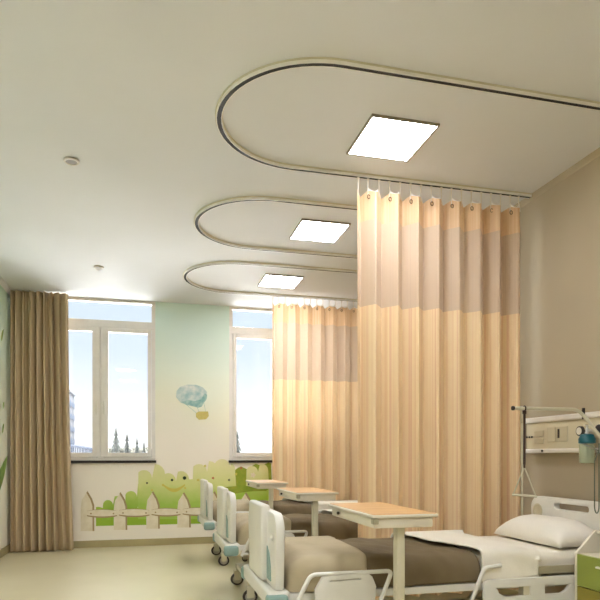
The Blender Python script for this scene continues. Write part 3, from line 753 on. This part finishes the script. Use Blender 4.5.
m2 = lay('painted_hill', [wp(205, 492)] + [wp(x, 481 - 13 * sstep(205, 240, x) - 4 * sstep(245, 262, x) - 1.5 * math.sin(x * .45)) for x in range(205, 273, 3)] + [wp(272, 486)] + [wp(x, 497 - 6 * sstep(205, 260, x)) for x in range(266, 206, -6)], M['hill'], .0035)
tag(m2, 'painted darker green hill below the right window', 'mural', mg)
bushes = [
    ([(108, 505, 5), (117, 502, 6)], (102, 520), (124, 520), 'bush', .0025, 'smallest painted green bush, leftmost on the mural'),
    ([(131, 497, 6), (138, 491, 7), (146, 493, 6)], (125, 520), (152, 520), 'bush', .003, 'painted green bush with stepped round tops behind the fence'),
    ([(144, 478, 8), (155, 474, 10), (168, 481, 8), (181, 479, 8), (192, 486, 7), (202, 494, 6)], (138, 519), (210, 519), 'bush2', .004, 'large pale green painted tree with dots like eyes and a yellow collar'),
    ([(199, 472, 8), (209, 470, 9)], (192, 498), (219, 494), 'bush2', .0046, 'pale painted tree crown left of the right window'),
    ([(222, 467, 8), (229, 469, 6)], (213, 488), (236, 486), 'bush2', .0052, 'small pale painted tree crown under the corner of the right window'),
    ([(252, 472, 6), (262, 470, 6)], (246, 486), (269, 486), 'bush2', .0045, 'painted round bush beside the peach curtain below the right window')]
for seq, b0, b1, mm, th, lb in bushes:
    o_ = tag(lay('painted_bush', lobes(seq, (b0, b1)), M[mm], th), lb, 'mural', mg)
    if mm == 'bush2' and th == .004:
        for (cx, cy, r, m) in ((172, 480, 1.3, 'dot'), (184.5, 478, 1.8, 'dot'), (163, 485, 1.2, 'yellow'), (147, 483, 1, 'dot'), (152, 490, 1, 'yellow'), (185, 488, 1.1, 'yellow')):
            c = wp(cx, cy); rr = r / 82
            lay('berry', circ(c[0], c[1], rr, 12), M[m], .0055, o_, (c[0], YM, c[1]))
        cpts = [wp(x, 484 + 4.5 * math.sin((x - 163) / 22 * PI)) for x in range(163, 187, 2)] + [wp(x, 484 + 6.5 * math.sin((x - 163) / 22 * PI) + 1.6) for x in range(185, 162, -2)]
        lay('yellow_collar', cpts, M['yellow'], .0052, o_, (cpts[0][0], YM, cpts[0][1]))
fl = [(241, 468, 'reddot'), (229, 480, 'dot'), (198, 480, 'yellow'), (205, 466, 'yellow'), (253, 475, 'pick'), (191, 512, 'pick'), (236, 474, 'yellow'), (213, 478, 'reddot')]
for i, (cx, cy, m) in enumerate(fl):
    c = wp(cx, cy); r = (.028 if m == 'pick' else .014)
    pet = [(c[0] + r * (1 + .3 * math.cos(5 * a)) * math.cos(a), c[1] + r * (1 + .3 * math.cos(5 * a)) * math.sin(a)) for a in [2 * PI * k / 40 for k in range(40)]]
    lbs = ['small red painted flower below the right window', 'tiny dark painted blossom on the darker green hill', 'tiny yellow painted flower left of the last footboard', 'tiny yellow painted flower on the pale tree crown', 'cream painted flower beside the peach curtain', 'cream painted flower on the fence beside the last bed', 'tiny yellow painted flower on the hill below the right window', 'small red painted flower on the left slope of the hill']
    tag(lay('painted_flower', pet, M[m], .0065, o=(c[0], YM, c[1])), lbs[i], 'mural flower', 'painted mural flowers')
pk = [87, 120, 152.5, 183.5, 214, 245.5, 277]
fo = wp(180, 530); fence = thing('painted_fence', 'cream painted picket fence on the far wall mural', 'mural', (fo[0], YM, fo[1]))
for i, c in enumerate(pk):
    top, bot = 492 + (i % 2), 531 - i * 1.2
    q = [wp(c - 6.2, bot), wp(c - 6.2, top + 16), wp(c - 5.2, top + 8), wp(c, top), wp(c + 4, top + 7), wp(c + 6, top + 14), wp(c + 6.2, bot)]
    sh = [wp(c + 5.6, bot), wp(c + 5.4, top + 14), wp(c + 3.4, top + 7.5), wp(c - .6, top + .6), wp(c + .6, top - .9), wp(c + 5, top + 6.5), wp(c + 7.2, top + 13), wp(c + 7.3, bot)]
    p = lay('picket', q, M['pick'], .007, fence, (q[0][0], YM, q[0][1])); lay('picket_shade_line', sh, M['pickedge'], .0078, p, (q[0][0], YM, q[0][1]))  # brown line painted along one edge of the picket
for i in range(len(pk)):
    a, b = pk[i] - (8 if i == 0 else 1), (pk[i + 1] if i < len(pk) - 1 else pk[i] + 12) - 3
    if i == 0: a = pk[0] - 0
    y0 = 513.5 - i * .6
    def rail_pts(g): return [wp(a + (b - a) * k / 12, y0 - (3.4 + g) * math.sin(PI * (.12 + .76 * k / 12)) ** .5) for k in range(13)] + [wp(a + (b - a) * k / 12, y0 + (3.4 + g) * math.sin(PI * (.12 + .76 * k / 12)) ** .5) for k in range(12, -1, -1)]
    q = rail_pts(.9); p = lay('rail_outline', q, M['pickedge'], .0086, fence, (q[0][0], YM, q[0][1]))
    q = [(x_, z_ + .006) for x_, z_ in rail_pts(-.1)]; lay('rail_board', q, M['pick'], .0095, p, (q[0][0], YM, q[0][1]))
    for cx in (a + 4, b - 3.5):
        c = wp(cx, y0); lay('knot', circ(c[0], c[1], .010, 10), M['pickedge'], .0102, p, (c[0], YM, c[1]))
# balloon
bo_ = wp(192, 398); bal = thing('painted_balloon', 'pale blue painted hot air balloon with ochre basket between the windows', 'mural', (bo_[0], YM, bo_[1]))
env = [wp(*p) for p in [(176, 397), (176.5, 391), (180, 387), (187, 384.6), (196, 384.8), (203, 387.5), (206.8, 392), (207, 398), (204, 402.5), (201.5, 406.5), (198, 407.5), (193, 406), (186, 404.5), (180.5, 402.5)]]
lay('envelope', env, M['ball'], .004, bal, (env[0][0], YM, env[0][1]))
low = [wp(*p) for p in [(181, 402), (188, 400), (195, 401), (201, 399), (205, 393), (207, 395), (206.6, 399), (204, 402.7), (201.5, 406.7), (198, 407.8), (193, 406.3), (186, 404.8)]]
lay('envelope_band', low, M['ball2'], .005, bal, (low[0][0], YM, low[0][1]))
bk = [wp(*p) for p in [(196, 413), (199, 411.5), (208, 411.5), (208.8, 416), (206, 419.3), (199, 419.8), (196, 417)]]
lay('basket', bk, M['basket'], .005, bal, (bk[0][0], YM, bk[0][1]))
rp_ = MB((bo_[0], YM, bo_[1]))
for (a, b) in (((186, 404.5), (196.5, 413)), ((204, 403), (205.5, 412)), ((197, 407), (199, 412))):
    A, B_ = wp(*a), wp(*b); rp_.tube([(A[0], YM - .003, A[1]), (B_[0], YM - .003, B_[1])], .002, 5)
rp_.build('rope', M['ball2'], bal)
# left wall leaves
def lp(y, z): return (y, z)
def leaf(y0, z0, y1, z1, wdt, lb):
    d = Vector((y1 - y0, z1 - z0)); n_ = Vector((-d.y, d.x)).normalized(); pts = []
    for k in range(9): t_ = k / 8; q = Vector((y0, z0)) + d * t_ + n_ * (wdt * math.sin(PI * t_) ** .8 + .02 * math.sin(PI * t_)); pts.append((q.x, q.y))
    for k in range(7, 0, -1): t_ = k / 8; q = Vector((y0, z0)) + d * t_ - n_ * wdt * math.sin(PI * t_) ** .8; pts.append((q.x, q.y))
    o = MB((XL, y0, z0)).prism(pts, 'X', XL + .0004, XL + .004).build('painted_leaf', M['leaf'])
    tag(o, lb, 'mural leaf', 'painted leaves on the left wall')
leaf(6.9, .62, 7.50, 1.10, .07, 'broad green painted leaf low on the left wall')
leaf(6.7, .55, 7.25, 1.0, .05, 'second painted leaf overlapping below the broad one on the left wall')
leaf(7.25, 1.35, 7.33, 1.46, .016, 'small painted leaf at mid height beside the taupe drape')
leaf(7.28, 1.62, 7.34, 1.70, .013, 'tiny painted leaf above the mid height one beside the taupe drape')
leaf(7.2, 2.35, 7.3, 2.5, .016, 'small painted leaf near the top of the left wall')

# ------------------------------------------------------------------ outside
struct(MB((0, 100, -6)).box(-250, 250, -250, 400, -6.2, -6).build('ground_outside', M['snow']))
def tower():
    A = at(74.5, 450, 74); o = (A.x - 6, 68, -6)
    t = thing('tower_block', 'grey tower block seen through the left window', 'building', o)
    x1 = A.x; x0 = x1 - 12; y0, y1 = 62, 74; zt = CAM_H + 64 / FPX * 65
    MB(o).box(x0, x1, y0, y1, -6, zt, .05).build('tower_wall', M['tower'], t)
    for k in range(9):
        z = zt - .9 - k * 1.35
        MB(o).box(x0 + .3, x1 - .25, y0 - .06, y0 - .001, z - .55, z, 0).build('window_band', M['towerw'], t)
    for k in range(9):
        z = zt - .9 - k * 1.35
        MB(o).box(x1 + .001, x1 + .06, y0 + .4, y1 - .4, z - .55, z, 0).build('window_band', M['towerw'], t)
    MB(o).box(x0 - .1, x1 + .1, y0 - .1, y1 + .1, zt, zt + .15).build('roof_slab', M['tower'], t)
tower()
def conifer(px, py, Y, lb, wd=1.0):
    p = at(px, py, Y); o = (p.x, Y, -6); H = p.z + 6; rnd = random.Random(int(px * 7))
    t = thing('conifer_tree', lb, 'tree', o, 'trees outside the windows')
    MB(o).tube([(p.x, Y, -6), (p.x, Y, p.z - .2)], [.16, .03], 8).build('trunk', M['trunk'], t)
    b = MB(o); n = 26
    for k in range(n):
        z = p.z - H * .9 * (k / n) ** .9 ; r = (.14 + 2.5 * (k / n)) * wd; m = 14; c = b.bm.verts.new(Vector((p.x, Y, z)) - b.o); ring = []
        for j in range(m * 2):
            a = PI * j / m + k; rr = r * (1 if j % 2 else .45) * rnd.uniform(.75, 1.15)
            ring.append(b.bm.verts.new(Vector((p.x + rr * math.cos(a), Y + rr * math.sin(a), z - rr * .7 - .55)) - b.o))
        c2 = b.bm.verts.new(Vector((p.x, Y, z - .35)) - b.o)
        for j in range(2 * m):
            b.bm.faces.new([c, ring[j], ring[(j + 1) % (2 * m)]]); b.bm.faces.new([c2, ring[(j + 1) % (2 * m)], ring[j]])
    b.build('foliage', M['conifer'], t)
conifer(116, 427, 45, 'tallest snowy conifer seen through the left window')
conifer(127, 433, 48, 'second tallest snowy conifer seen through the left window', .9)
conifer(137, 437, 52, 'third snowy conifer from the tallest through the left window', .8)
conifer(144, 441, 56, 'smallest snowy conifer at the right side of the left window', .7)
conifer(237, 430, 45, 'snowy conifer seen through the right window', 1.1)
sh = MB((0, 50, -6)); rnd = random.Random(9)
for k in range(220):
    px = rnd.uniform(106, 150); Y = rnd.uniform(64, 78); p = at(px, rnd.uniform(447, 452), Y); r = rnd.uniform(.2, .5)
    h = p.z
    sh.lathe([(.03, -6 - h + .0), (.05, -r * 1.2), (r, -.3 * r), (r * .7, .5 * r), (.05, r * .9)], (p.x, Y, h - r), n=6)
tag(sh.build('shrubs', M['shrubs']), 'frosted low shrubs along the horizon outside the left window', 'shrubs', kind='stuff')
# terrace railing
def railing():
    A, B_ = at(50, 450, 10.5), at(94, 450, 19); o = (A.x, A.y, .95)
    tz = 1.30
    struct(MB(o).prism([(A.x, A.y), (B_.x, B_.y), (B_.x + .2, B_.y), (A.x + .2, A.y)], 'Z', -6, .95).build('parapet_outside', M['snow']))
    r = thing('terrace_railing', 'grey metal terrace railing outside the left window', 'railing', o)
    dx = Vector((.1, 0, 0)); a = Vector((A.x, A.y, tz)) + dx; b = Vector((B_.x, B_.y, tz)) + dx
    MB(o).tube([a, b], .03, 8).build('top_rail', M['rail'], r)
    for k in range(26):
        p = a.lerp(b, k / 25); MB(o).tube([(p.x, p.y, .95), (p.x, p.y, tz)], .014, 6).build('baluster', M['rail'], r)
railing()
